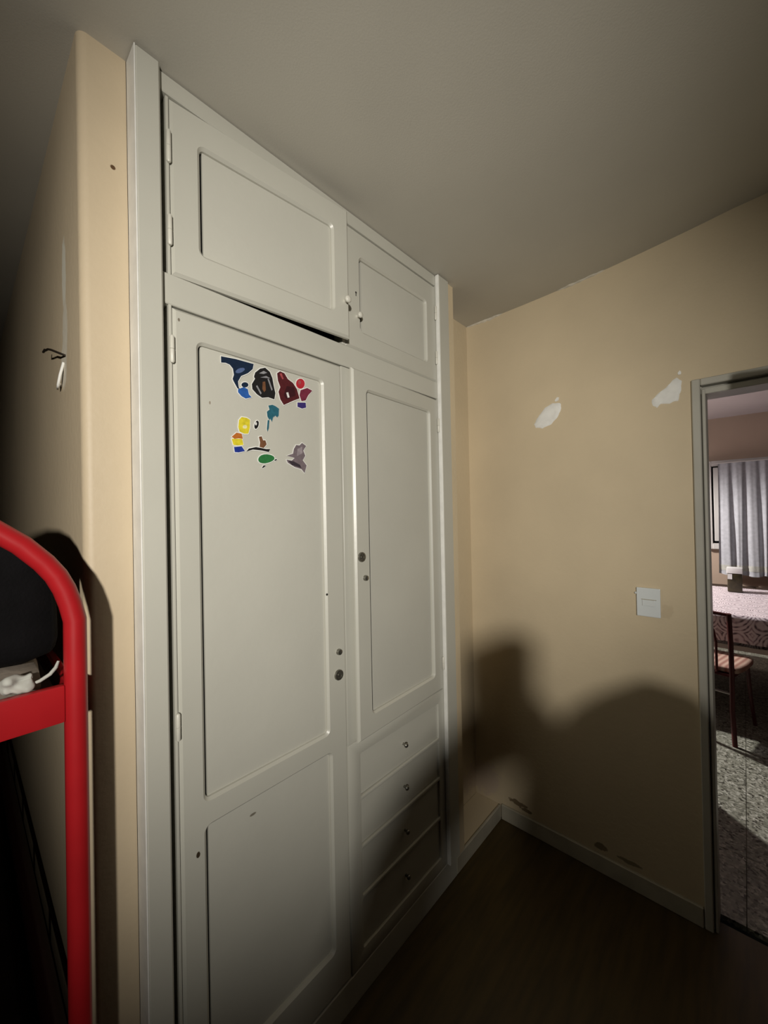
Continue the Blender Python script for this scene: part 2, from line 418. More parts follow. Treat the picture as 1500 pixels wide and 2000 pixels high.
# ---- next room seen through the doorway
fl = struct(build(MB().box(2.02, 6.0, -3.2, 3.2, -.1, -.004), 'floor.001', M['grout']), 'grey speckled terrazzo floor of the dining room', 'floor')
TS = .40; tme = MB().box(-TS/2+.0015, TS/2-.0015, -TS/2+.0015, TS/2-.0015, -.02, 0).mesh('tile'); tme.materials.append(M['terrazzo'])
for i in range(10):
    for j in range(-6, 5):
        o = bpy.data.objects.new('tile', tme); COL.objects.link(o); o.location = (2.02+TS*(i+.5)-.02, -.93+TS*(j+.5), 0); attach_later = None
        o.parent = fl
struct(build(MB().box(2.02, 6.0, -3.2, 3.2, 2.6, 2.7), 'ceiling.001', M['dceil']), 'pale lilac ceiling of the dining room', 'ceiling')
struct(build(MB().box(5.85, 5.97, -3.2, 3.2, 0, 2.6), 'wall_dining', M['dwall']), 'pinkish beige dining room wall around the curtained window', 'wall')
struct(build(MB().box(2.02, 3.2, -.28, -.20, 0, 2.6), 'shadow_wall', M['low_bounce']), 'unseen partition added to shadow the dining floor near the doorway', 'wall')  # unseen partition added to throw the diagonal floor shadow edge
struct(build(MB().box(2.02, 5.85, 3.1, 3.2, 0, 2.6), 'wall_end', M['low_bounce']), 'far side wall of the dining room', 'wall')
struct(build(MB().box(2.02, 5.85, -3.2, -3.1, 0, 2.6), 'wall_near', M['low_bounce']), 'near side wall of the dining room', 'wall')
struct(build(MB().box(2.0325, 2.05, -3.1, DY0-.03, 0, 2.6).box(2.0325, 2.05, DY1+.03, -.282, 0, 2.6).box(2.0325, 2.05, -.198, 3.1, 0, 2.6), 'bounce_panel', M['low_bounce']), 'unseen dark panel added behind the doorway wall to cut bounce', 'wall')  # added dark facing, hides the beige back that bounced too much light
struct(build(MB().box(5.835, 5.8495, -3.1, 3.1, 0, .72), 'trim_1', M['low_bounce']), 'hidden dark panel added low on the dining room wall to cut bounce', 'trim')  # added behind the table to stop light bouncing underneath
# window: frame, sash, pane
wn = struct(empty('window_1', (5.84, -1.25, 1.14)), 'white framed dining room window behind the curtain', 'window')
mb = MB().box(5.79, 5.8495, -.685, -.605, 1.12, 2.115, .004).box(5.79, 5.8495, -1.92, -1.84, 1.12, 2.115, .004).box(5.79, 5.8495, -1.84, -.685, 2.055, 2.115, .004).box(5.78, 5.8495, -1.84, -.685, 1.12, 1.185, .004)
build(mb, 'window_frame', M['winframe'], wn)
mb = MB().box(5.80, 5.83, -.775, -.700, 1.21, 2.04, .003).box(5.80, 5.83, -1.825, -1.75, 1.21, 2.04, .003).box(5.80, 5.83, -1.75, -.775, 1.97, 2.04, .003).box(5.80, 5.83, -1.75, -.775, 1.21, 1.28, .003)
build(mb, 'sash', M['winframe'], wn)
gm = mat('night_glass', (.012, .014, .018), .06, .02); build(MB().box(5.835, 5.842, -1.84, -.686, 1.19, 2.05), 'pane', gm, wn)

# ================================================================= WARDROBE
wd = tag(empty('wardrobe', (.86, .27, 0)), 'built-in cream painted wardrobe with panelled doors and four drawers', 'wardrobe')
XP0, XP1 = .2637, .3135      # post beside the pier
XQ0, XQ1 = 1.3908, 1.466     # post beside the recess
C_ = M['cream']
build(MB().box(XP0, XP1, -.018, .06, .1005, 2.597, .004, 1), 'post', C_, wd)
build(MB().box(XQ0, XQ1, -.018, .06, .1005, 2.597, .004, 1), 'post', C_, wd)
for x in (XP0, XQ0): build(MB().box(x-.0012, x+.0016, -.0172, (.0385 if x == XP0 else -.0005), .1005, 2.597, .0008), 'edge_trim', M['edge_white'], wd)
build(MB().box(XP1+.0165, XP1+.023, .002, .04, .1005, 2.55, .001), 'hinge_strip', C_, wd)
build(MB().box(XP1+.002, XQ0-.002, .0, .045, 2.5535, 2.597, .002), 'top_rail', C_, wd)
build(MB().box(XP1+.002, XQ0-.002, .0, .045, 2.069, 2.1395, .002), 'cross_rail', C_, wd)
build(MB().box(.8470, .9000, .0012, .045, .8370, 2.0665, .0008), 'mullion', C_, wd)
build(MB().box(.8575, .8715, .004, .045, 2.1415, 2.5515, .001), 'mullion', C_, wd)
build(MB().box(.263, XQ1, .0, .045, 0, .0995, .003), 'plinth', C_, wd)
# dark interior
mb = MB().box(.2645, XP1+.016, .062, .56, .10, 2.59).box(XQ0+.002, 1.4195, .062, .56, .10, 2.59).box(.33, 1.39, .545, .56, .10, 2.59).box(.33, 1.39, .062, .545, 2.09, 2.108).box(.33, 1.39, .062, .545, .10, .12)
build(mb, 'carcass', M['cream_dark'], wd)

def hinge(door, x, z0, z1, y=-.003, r=.0052):
    mb = MB(); zm = (z0+z1)/2
    mb.lathe([(r*.55, 0), (r, .003), (r, zm-z0-.0008), (r*.8, zm-z0)], (x, y, z0), (0, 0, 1), 12)
    mb.lathe([(r*.8, 0), (r, .0008), (r, z1-zm-.003), (r*.55, z1-zm)], (x, y, zm), (0, 0, 1), 12)
    build(mb, 'hinge', M['hinge'], door, 40, local=True)
def door(label, hx, hy, ang, x0, x1, z0, z1, holes, recess=.0125, t=.022, bev=.0065):
    """board with recessed panels; coordinates are wardrobe coordinates of the closed door, hinge line at hx"""
    loc = Vector((hx, hy, 0))
    hl = [rrect(a-hx, b-hx, c, d, .012) for a, b, c, d in holes]
    me = plate([(x0-hx, z0), (x1-hx, z0), (x1-hx, z1), (x0-hx, z1)], hl, 0, t, bev, 0)
    smooth(me, 35); me.materials.append(C_)
    o = bpy.data.objects.new('door', me); COL.objects.link(o)
    o.parent = wd; o.matrix_parent_inverse = world_of(wd).inverted(); o.location = loc; o.rotation_euler = (0, 0, ang)
    o['label'] = label
    for a, b, c, d in holes:
        build(MB().box(a-hx+recess*a*1.02+.0026, b-hx+.008, recess, t-.002, c-.008, d+.008), 'panel', M['cream_panel'], o, local=True)
    return o
def knob(d, x, z, r=.011, m=None, h=.022, y=0):
    mb = MB().lathe([(r*.55, 0), (r*.5, h*.35), (r*.95, h*.6), (r, h*.78), (r*.75, h*.95), (r*.2, h)], (x, y, z), (0, -1, 0), 18)
    return build(mb, 'knob', m or M['hinge'], d, 50, local=True)
def lock(d, x, z, r, y=0):
    mb = MB().lathe([(r, 0), (r, .004), (r*.92, .0065), (r*.66, .0068), (r*.62, .004), (r*.30, .0042), (r*.26, .009), (r*.1, .0095)], (x, y, z), (0, -1, 0), 24)
    o = build(mb, 'lock', M['steel'], d, 40, local=True)
    return o
# overhead pair
HX = .3385
ul = door('wide overhead door hanging slightly ajar', HX, 0.001, -math.radians(4.9), HX, .8525, 2.1425, 2.5510, [(.404, .79, 2.215, 2.474)])
hinge(ul, -.004, 2.395, 2.470); hinge(ul, -.004, 2.205, 2.275)
knob(ul, .8525-HX-.018, 2.255, .011)
ur = door('narrower overhead door', 1.3885, .001, 0, .8735, 1.3885, 2.1425, 2.5510, [(.944, 1.321, 2.212, 2.462)])
hinge(ur, -.001, 2.405, 2.465); hinge(ur, -.001, 2.215, 2.272)
knob(ur, .925-1.3885, 2.255, .010)
build(MB().cyl((.921-1.3885, -.0008, 2.335), (.921-1.3885, .006, 2.335), .0035, n=10).box(.9195-1.3885, .9225-1.3885, -.0006, .006, 2.323, 2.335), 'keyhole', M['steel_dark'], ur, local=True)
# tall pair
ll = door('tall two-panel door carrying the stickers', HX, 0, 0, HX, .8455, .1025, 2.0660, [(.3955, .768, .911, 1.998), (.3965, .776, .236, .845)])
hinge(ll, -.004, 1.935, 1.998); hinge(ll, -.004, 1.078, 1.140)
lock(ll, .811-HX, 1.078, .0165); 
build(MB().lathe([(.0095, 0), (.0095, .006), (.008, .010), (.003, .0115)], (.813-HX, 0, 1.150), (0, -1, 0), 18), 'lock_button', M['steel'], ll, 40, local=True)
build(MB().lathe([(.0035, 0), (.0035, .002), (.001, .003)], (.772-HX, .002, 1.337), (0, -1, 0), 10), 'nail', M['steel_dark'], ll, 40, local=True)
rl = door('single-panel door above the drawers', 1.3885, -.001, math.radians(2.2), .8765, 1.3885, .8385, 2.0660, [(.948, 1.324, .912, 2.002)], t=.019)
hinge(rl, -.001, 1.925, 1.985); hinge(rl, -.001, .920, .975)
lock(rl, .902-1.3885, 1.442, .0165)
build(MB().lathe([(.0095, 0), (.0095, .006), (.008, .010), (.003, .0115)], (.918-1.3885, 0, 1.371), (0, -1, 0), 18), 'lock_button', M['steel'], rl, 40, local=True)
# drawers set into a face frame
zs = [.7955, .641, .4785, .3145, .144]
X0, X1 = .8995, 1.349
holes = [rrect(X0, X1, zs[i+1]+.006, zs[i]-.006, .004, 2) for i in range(4)]
me = plate([(.8470, .1005), (1.3885, .1005), (1.3885, .8368), (.8470, .8368)], holes, 0.0, .022, .0022, 1); smooth(me, 35)
link('face_frame', me, C_, wd)
for i in range(4):
    z0, z1 = zs[i+1]+.0072, zs[i]-.0072
    d = build(MB().box(X0+.0012, X1-.0012, .008, .030, z0, z1, .0015), 'drawer', C_, wd)
    mb = MB().lathe([(.0045, 0), (.004, .008), (.0085, .013), (.009, .017), (.006, .021), (.001, .022)], (1.128, .008, (z0+z1)/2), (0, -1, 0), 16)
    k = build(mb, 'knob', M['steel'], d, 50)

# ================================================================= STICKERS (plain colour cut-outs)
STICKERS = {'navy': [('navy', [(0.4538, 1.9878), (0.4923, 1.9916), (0.5436, 1.9922), (0.5403, 1.9775), (0.5259, 1.9628), (0.507, 1.9508), (0.4982, 1.9344), (0.4999, 1.9201), (0.5035, 1.9142), (0.4959, 1.9165), (0.4857, 1.9328), (0.4836, 1.9376), (0.4873, 1.9491), (0.4849, 1.9644), (0.4768, 1.9723), (0.466, 1.9743), (0.454, 1.9718)]), ('sky', [(0.5174, 1.9725), (0.517, 1.9695), (0.5141, 1.9656), (0.5093, 1.9615), (0.5035, 1.958), (0.498, 1.9559), (0.4937, 1.9555), (0.4916, 1.957), (0.492, 1.9599), (0.4948, 1.9637), (0.4995, 1.9678), (0.5053, 1.9713), (0.5109, 1.9734), (0.5152, 1.9739)]), ('navy', [(0.5271, 1.9323), (0.5261, 1.929), (0.5232, 1.9259), (0.5193, 1.9236), (0.5149, 1.9226), (0.511, 1.9231), (0.5083, 1.9249), (0.5074, 1.9277), (0.5084, 1.931), (0.5112, 1.9341), (0.5151, 1.9364), (0.5195, 1.9374), (0.5235, 1.937), (0.5262, 1.9352)]), ('blue', [(0.4978, 1.9143), (0.5136, 1.9232), (0.5251, 1.9204), (0.5278, 1.9073), (0.5359, 1.9008), (0.5188, 1.894), (0.5074, 1.8976), (0.4977, 1.9063)])], 'black': [('black', [(0.5468, 1.9695), (0.5622, 1.9846), (0.5779, 1.9916), (0.592, 1.9838), (0.5997, 1.9686), (0.6032, 1.9493), (0.6086, 1.9275), (0.605, 1.9094), (0.5858, 1.9112), (0.5669, 1.9059), (0.5517, 1.9124), (0.5384, 1.9234), (0.5372, 1.9368), (0.5465, 1.9528)]), ('grey', [(0.5589, 1.9712), (0.573, 1.9812), (0.5839, 1.9789), (0.5728, 1.9727)]), ('brown', [(0.5693, 1.9499), (0.5771, 1.9532), (0.5786, 1.9295), (0.5734, 1.9227), (0.568, 1.93)]), ('grey', [(0.5491, 1.9341), (0.5528, 1.9371), (0.5656, 1.9182), (0.5624, 1.9142)]), ('grey', [(0.5842, 1.962), (0.5881, 1.9643), (0.5997, 1.9356), (0.5964, 1.932)]), ('grey', [(0.5618, 1.9607), (0.5806, 1.969), (0.5932, 1.9656), (0.5805, 1.9633)]), ('black', [(0.5536, 1.9642), (0.5514, 1.96), (0.5488, 1.9568), (0.5465, 1.9551), (0.5448, 1.9554), (0.544, 1.9575), (0.5444, 1.961), (0.5458, 1.9652), (0.548, 1.9694), (0.5505, 1.9726), (0.5529, 1.9743), (0.5546, 1.9741), (0.5554, 1.972), (0.555, 1.9684)])], 'maroon': [('maroon', [(0.6151, 1.9854), (0.6249, 1.9937), (0.6393, 1.9916), (0.6507, 1.9775), (0.668, 1.9703), (0.6812, 1.9552), (0.6901, 1.9298), (0.6662, 1.9174), (0.6354, 1.8995), (0.6242, 1.9134), (0.6186, 1.934), (0.6249, 1.9485), (0.6173, 1.9657)]), ('darkred', [(0.6461, 1.9563), (0.6706, 1.9589), (0.6772, 1.9362), (0.6453, 1.9177), (0.6353, 1.9274)]), ('white', [(0.644, 1.9366), (0.6509, 1.9396), (0.6551, 1.9256), (0.6488, 1.9228)]), ('rose', [(0.623, 1.986), (0.6298, 1.9891), (0.6362, 1.9746), (0.6318, 1.9721)])], 'red': [('red', [(0.7099, 1.978), (0.7082, 1.9709), (0.7036, 1.9645), (0.6971, 1.9601), (0.6901, 1.9585), (0.6839, 1.9601), (0.6797, 1.9644), (0.6783, 1.9706), (0.68, 1.9776), (0.6844, 1.9839), (0.6908, 1.9884), (0.6978, 1.9901), (0.7041, 1.9886), (0.7085, 1.9843)]), ('plum', [(0.6939, 1.955), (0.7183, 1.9672), (0.7372, 1.963), (0.7216, 1.9456), (0.7118, 1.9281), (0.6968, 1.9227), (0.6899, 1.9389)]), ('indigo', [(0.6822, 1.9161), (0.7116, 1.9213), (0.7132, 1.9068), (0.6982, 1.9009), (0.6819, 1.9033)]), ('rose', [(0.6966, 1.9785), (0.696, 1.9757), (0.6943, 1.9732), (0.6919, 1.9715), (0.6893, 1.9709), (0.687, 1.9715), (0.6854, 1.9733), (0.6849, 1.9758), (0.6855, 1.9786), (0.6872, 1.9811), (0.6896, 1.9828), (0.6922, 1.9834), (0.6945, 1.9828), (0.6961, 1.9811)])], 'teal': [('teal', [(0.5853, 1.8884), (0.5982, 1.8932), (0.6079, 1.8913), (0.6193, 1.8862), (0.6179, 1.8656), (0.6122, 1.8603), (0.6073, 1.8638), (0.6001, 1.8583), (0.5956, 1.8446), (0.591, 1.8524), (0.5877, 1.8491), (0.5822, 1.8566), (0.5805, 1.8705), (0.5889, 1.8777)]), ('teal', [(0.5826, 1.8482), (0.5877, 1.8476), (0.5857, 1.826), (0.5813, 1.8155), (0.5796, 1.8223)])], 'yellow': [('yellow', [(0.4992, 1.8344), (0.5064, 1.8431), (0.5208, 1.8434), (0.5301, 1.8395), (0.5291, 1.8175), (0.5244, 1.8019), (0.5128, 1.8003), (0.5001, 1.8038), (0.4969, 1.8154)]), ('cream', [(0.5215, 1.8196), (0.5208, 1.8174), (0.519, 1.8155), (0.5165, 1.8141), (0.5136, 1.8137), (0.5111, 1.8143), (0.5094, 1.8157), (0.5088, 1.8177), (0.5095, 1.8199), (0.5113, 1.8219), (0.5138, 1.8232), (0.5166, 1.8236), (0.5192, 1.8231), (0.5209, 1.8217)]), ('orange', [(0.4782, 1.7875), (0.4916, 1.8), (0.5056, 1.7993), (0.5088, 1.7863), (0.4969, 1.786), (0.4858, 1.7833)]), ('yellow', [(0.4781, 1.7823), (0.5068, 1.786), (0.5102, 1.7703), (0.4938, 1.767), (0.4827, 1.767)]), ('royal', [(0.484, 1.7619), (0.505, 1.7662), (0.514, 1.7546), (0.4963, 1.7492), (0.486, 1.7489)])], 'comma': [('black', [(0.5548, 1.8289), (0.5527, 1.8238), (0.5499, 1.8198), (0.5469, 1.8178), (0.5444, 1.818), (0.5427, 1.8205), (0.5422, 1.8247), (0.5431, 1.8298), (0.5451, 1.8349), (0.5479, 1.8388), (0.5509, 1.841), (0.5535, 1.8408), (0.5552, 1.8383), (0.5557, 1.8341)]), ('white', [(0.5499, 1.8323), (0.5496, 1.8303), (0.5488, 1.8286), (0.5477, 1.8276), (0.5465, 1.8274), (0.5454, 1.8281), (0.5447, 1.8295), (0.5444, 1.8314), (0.5448, 1.8334), (0.5455, 1.835), (0.5466, 1.8361), (0.5478, 1.8363), (0.5489, 1.8356), (0.5496, 1.8342)])], 'leaf': [('brown', [(0.555, 1.7978), (0.5636, 1.8003), (0.5677, 1.7897), (0.5746, 1.7906), (0.5784, 1.7798), (0.5689, 1.7688), (0.5566, 1.7702), (0.5584, 1.7829)]), ('black', [(0.5177, 1.7536), (0.5251, 1.7625), (0.546, 1.769), (0.5766, 1.7669), (0.5893, 1.7683), (0.5843, 1.7592), (0.5641, 1.7613), (0.5369, 1.7611)]), ('green', [(0.602, 1.7453), (0.6008, 1.7406), (0.5957, 1.736), (0.5887, 1.7323), (0.581, 1.7293), (0.5725, 1.7271), (0.5638, 1.7265), (0.5567, 1.728), (0.5529, 1.7313), (0.552, 1.7353), (0.5529, 1.7395), (0.5557, 1.7439), (0.5613, 1.7483), (0.5695, 1.7515), (0.5784, 1.7528), (0.5863, 1.7525), (0.5931, 1.7513), (0.5989, 1.749)]), ('black', [(0.5616, 1.7136), (0.5679, 1.7211), (0.5751, 1.7217), (0.5678, 1.7147)]), ('black', [(0.5999, 1.738), (0.6065, 1.7423), (0.6107, 1.7409), (0.6048, 1.737)])], 'mauve': [('mauve', [(0.6751, 1.7898), (0.6866, 1.7896), (0.6959, 1.7983), (0.7106, 1.7909), (0.6998, 1.7759), (0.7069, 1.7613), (0.6974, 1.7467), (0.7111, 1.7325), (0.7032, 1.7089), (0.6924, 1.7198), (0.6691, 1.7241), (0.6449, 1.7352), (0.641, 1.7437), (0.6589, 1.7426), (0.6689, 1.751), (0.6419, 1.7549), (0.6636, 1.763), (0.6667, 1.7768)]), ('plumgrey', [(0.6792, 1.7782), (0.6957, 1.787), (0.6971, 1.768), (0.6769, 1.7569)]), ('dark', [(0.6457, 1.7406), (0.6652, 1.7408), (0.6872, 1.7321), (0.6924, 1.7228), (0.6586, 1.7298)])]}
SCOL = dict(navy=(.012, .025, .055), sky=(.10, .15, .30), blue=(.03, .12, .42), black=(.018, .017, .018), grey=(.30, .30, .32), brown=(.20, .09, .045), maroon=(.10, .018, .022), darkred=(.05, .012, .016), rose=(.42, .08, .09), white=(.8, .8, .77), red=(.52, .03, .045), plum=(.20, .03, .06), indigo=(.05, .035, .18), teal=(.03, .14, .19), yellow=(.78, .66, .04), cream=(.85, .80, .45), orange=(.52, .16, .03), royal=(.02, .045, .30), green=(.035, .20, .06), mauve=(.20, .16, .175), plumgrey=(.34, .29, .31), dark=(.05, .04, .05))
SM = {k: mat('sticker_'+k, v, .35, .12, 90) for k, v in SCOL.items()}
SM['back'] = mat('sticker_border', (.86, .86, .82), .4, .02)
SLAB = {'navy': 'dark navy swoosh sticker at the upper row end nearest the hinges', 'black': 'black oval sticker with brown streak beside the navy swoosh', 'maroon': 'dark maroon block sticker between the black oval and red disc stickers',
        'red': 'red disc and plum cut-out sticker under the panel corner', 'teal': 'torn teal sticker remnant with peeled edges', 'yellow': 'yellow, orange and blue block sticker on the wardrobe door',
        'comma': 'tiny black and white oval sticker next to the yellow one', 'leaf': 'green oval sticker with brown and black scraps above', 'mauve': 'grey-mauve jagged sticker, lowest one near the bright panel edge'}
def hull(points):
    pts = sorted(set(points))
    def half(ps):
        o = []
        for p in ps:
            while len(o) >= 2 and (o[-1][0]-o[-2][0])*(p[1]-o[-2][1])-(o[-1][1]-o[-2][1])*(p[0]-o[-2][0]) <= 0: o.pop()
            o.append(p)
        return o[:-1]
    return half(pts)+half(pts[::-1])
def grow(poly, d):
    n = len(poly); area = sum(poly[i][0]*poly[(i+1) % n][1]-poly[(i+1) % n][0]*poly[i][1] for i in range(n)); s = 1 if area > 0 else -1
    out = []
    for i in range(n):
        a, b, c = Vector(poly[i-1]), Vector(poly[i]), Vector(poly[(i+1) % n])
        e1 = (b-a).normalized(); e2 = (c-b).normalized()
        nn = Vector((e1.y+e2.y, -(e1.x+e2.x)))*s
        if nn.length < .3: nn = Vector((e1.y, -e1.x))*s
        nn.normalize(); out.append((b.x+nn.x*d, b.y+nn.y*d))
    return out
PY = .0108      # just in front of the recessed panel
for key, patches in STICKERS.items():
    st = None
    mb = MB()
    for k, (c, poly) in enumerate(patches):
        mb.prism(grow(poly, .0022 if key != 'teal' else .0006), PY-.0004+.00002*k, PY+.0002)
    st = build(mb, 'sticker', SM['back'])
    tag(st, SLAB[key], 'sticker', 'stickers on the wardrobe door')
    for k, (c, poly) in enumerate(patches):
        m2 = MB().prism(poly, PY-.0007-.0001*k, PY-.0005)
        build(m2, 'printed_patch', SM[c], st)

# ================================================================= LIGHT SWITCH, HOOK
sw = tag(empty('light_switch', (1.9, -.661, 1.204)), 'white wall light switch beside the door frame', 'light switch')
build(MB().box(1.888, 1.9, -.701, -.620, 1.146, 1.262, .003, 2), 'plate', M['switch'], sw)
build(MB().box(1.8835, 1.8885, -.684, -.640, 1.190, 1.214, .002, 2), 'rocker', M['switch'], sw)
build(MB().box(1.8865, 1.8885, -.688, -.636, 1.2145, 1.217, .0005), 'rocker_rim', M['base'], sw)
build(MB().box(1.890, 1.899, -.6202, -.613, 1.234, 1.242, .002), 'clip', M['switch'], sw)
hk = tag(empty('wall_hook', (.175, .3, 2.0)), 'small dark bent wall hook on the alcove side wall', 'hook')
build(MB().tube([(.178, .205, 1.965), (.150, .215, 1.975), (.150, .26, 1.99), (.150, .32, 2.003), (.152, .35, 2.01), (.156, .356, 2.02)], .0026, 8), 'hook_wire', mat('rusty_iron', (.03, .02, .012), .6, .2, 60, metal=.5), hk, 60)
build(MB().tube([(.174, .225, 1.955), (.168, .232, 1.925), (.166, .243, 1.905), (.168, .262, 1.90), (.172, .27, 1.915)], .003, 8), 'hook_loop', M['plaster'], hk, 60)

# ================================================================= RED BUNK BED (its end frame faces the room)
bd = tag(empty('bunk_bed', (-.28, .85, 0)), 'red tubular metal bunk bed in the alcove beside the wardrobe', 'bunk bed')
YR = -.078; XR, XL = .140, -.70; TR = .0168
def hoop(y):
    pts = [(XR, y, 0.0), (XR, y, .7), (XR, y, 1.36), (XR, y, 1.405)]
    arcp = [(XR-.006, 1.434), (XR-.014, 1.461), (XR-.025, 1.486), (XR-.041, 1.510), (XR-.069, 1.542), (XR-.102, 1.569), (XR-.15, 1.592), (XR-.21, 1.609), (XR-.28, 1.618), (XR-.35, 1.623), ((XR+XL)/2, 1.625)]
    pts += [(x, y, z) for x, z in arcp]
    pts += [(XL+(XR-x), y, z) for _, (x, z) in sorted([(-i, a) for i, a in enumerate(arcp[:-1])])]
    pts += [(XL, y, 1.405), (XL, y, 1.36), (XL, y, .7), (XL, y, 0)]
    return pts
for y in (YR, 1.86):
    build(MB().tube(hoop(y), TR, 18), 'end_hoop', M['red'], bd, 60)
    build(MB().box(XL+TR, XR-TR+.001, y-.008, y+.008, 1.233, 1.297, .004, 2), 'end_rail', M['red'], bd, 40)
    build(MB().box(XL+TR, XR-TR+.001, y-.008, y+.008, .36, .415, .004, 2), 'end_rail', M['red_dark'], bd, 40)
for x in (XR, XL):
    build(MB().box(x-.008, x+.008, YR+TR, 1.86-TR, 1.246, 1.286, .004), 'side_rail', M['red'], bd)
    build(MB().box(x-.008, x+.008, YR+TR, 1.86-TR, .37, .405, .004), 'side_rail', M['red_dark'], bd)
# thin guard under the lower bunk, with short studs
for x in (XR-.012,):
    build(MB().tube([(x, YR+.02, .535), (x, 1.83, .535)], .019, 10), 'guard_tube', M['red_dark'], bd, 60)
    for k in range(6): build(MB().cyl((x, .12+.33*k, .40), (x, .12+.33*k, .53), .008, n=8), 'guard_stud', M['red_dark'], bd, 60)
build(MB().box(XL+.02, XR-.02, YR+.02, 1.84, 1.262, 1.270), 'slat_base', M['red_dark'], bd)
build(MB().box(XL+.02, XR-.03, YR+.02, 1.84, .375, .383), 'slat_base', M['red_dark'], bd)
def soft(x0, x1, y0, y1, z0, z1, r, amp, sc, sub=5):
    """soft padded block with lumpy surface"""
    bm = bmesh.new(); bmesh.ops.create_cube(bm, size=1)
    bmesh.ops.subdivide_edges(bm, edges=bm.edges[:], cuts=14, use_grid_fill=True)
    cx, cy, cz = (x0+x1)/2, (y0+y1)/2, (z0+z1)/2; hx, hy, hz = (x1-x0)/2, (y1-y0)/2, (z1-z0)/2
    for v in bm.verts:
        p = Vector((v.co.x*2*hx, v.co.y*2*hy, v.co.z*2*hz))
        q = Vector((max(-hx+r, min(hx-r, p.x)), max(-hy+r, min(hy-r, p.y)), max(-hz+r, min(hz-r, p.z))))
        d = p-q
        if d.length > 1e-6: p = q + d.normalized()*r
        nrm = d.normalized() if d.length > 1e-6 else Vector((0, 0, 0))
        p += nrm*amp*noise.noise(Vector((p.x*sc, p.y*sc, p.z*sc)))
        v.co = p + Vector((cx, cy, cz))
    bmesh.ops.recalc_face_normals(bm, faces=bm.faces)
    me = bpy.data.meshes.new('soft'); bm.to_mesh(me); bm.free(); smooth(me, 80)
    return me
tag(link('mattress', soft(XL+.03, XR-.035, YR+.03, 1.82, 1.271, 1.325, .025, .003, 20), M['pad']), 'thin mattress on the upper bunk under the black bag', 'mattress', 'bunk mattresses')
tag(link('mattress', soft(XL+.03, XR-.045, YR+.03, 1.82, .384, .46, .03, .008, 9), M['mattress']), 'dark blanket-covered mattress on the lower bunk', 'mattress', 'bunk mattresses')
# black bag lying on the upper bunk
bg = tag(empty('duffel_bag', (-.25, .13, 1.327)), 'bulky black bag lying on the upper bunk behind the red hoop', 'bag')
bag = soft(-.60, .122, -.050, .36, 1.327, 1.600, .035, .004, 9)
ARCH = sorted([(x, z) for x, _, z in hoop(0)[3:15]])
def arch_z(x):
    if x <= ARCH[0][0]: return ARCH[0][1]
    for (a, za), (b_, zb) in zip(ARCH, ARCH[1:]):
        if x <= b_: return za+(zb-za)*(x-a)/max(1e-6, b_-a)
    return ARCH[-1][1]-.02
for v in bag.vertices:      # the bag slumps under the curve of the hoop it leans on
    v.co.z = 1.327+(min(v.co.z, arch_z(v.co.x)-.012-.03*max(0, v.co.y+.05))-1.327)+.006
link('bag_body', bag, M['black_cloth'], bg)
build(MB().tube([(-.35, -.0, 1.50), (-.30, -.04, 1.47), (-.20, -.058, 1.44), (-.10, -.056, 1.45), (-.04, -.04, 1.49)], .010, 8), 'strap', M['black_cloth'], bg, 60)
# crumpled white plastic and sheet edge in front of the bag
def crumple(name, x0, x1, y, z0, z1, seed, label):
    bm = bmesh.new(); n, m_ = 26, 10; g = []
    for i in range(n+1):
        row = []
        for j in range(m_+1):
            u, v = i/n, j/m_
            x = x0+(x1-x0)*u; zt = z0+(z1-z0)*(.35+.65*abs(noise.noise(Vector((u*3.5+seed, 0, seed)))) + .25*u)
            a = PI*v
            yy = y + .020*math.cos(a) ; zz = z0+(zt-z0)*math.sin(a)
            k = .007*noise.noise(Vector((x*60, yy*60, zz*60+seed)))
            row.append(bm.verts.new((x+k, yy+k, zz+k*.6)))
        g.append(row)
    for i in range(n):
        for j in range(m_): bm.faces.new((g[i][j], g[i+1][j], g[i+1][j+1], g[i][j+1]))
    bm.faces.new([r[0] for r in g][::-1] + [r[-1] for r in g]) if False else None
    bmesh.ops.recalc_face_normals(bm, faces=bm.faces)
    me = bpy.data.meshes.new(name); bm.to_mesh(me); bm.free(); smooth(me, 80)
    return tag(link(name, me, M['white_sheet']), label, 'sheet')
tag(link('crumpled_sheet', soft(.048, .090, -.074, -.053, 1.2985, 1.326, .009, .010, 70), M['white_sheet']), 'crumpled pale plastic wad at the foot of the black bag', 'plastic')

pl = build(MB().tube([(.078, -.062, 1.304), (.094, -.063, 1.308), (.107, -.063, 1.315), (.115, -.062, 1.324), (.119, -.060, 1.334)], [.002, .003, .0032, .003, .002], 8), 'plastic_strip', M['white_sheet'], None, 60)
tag(pl, 'thin curved white plastic strip at the foot of the black bag', 'plastic strip')
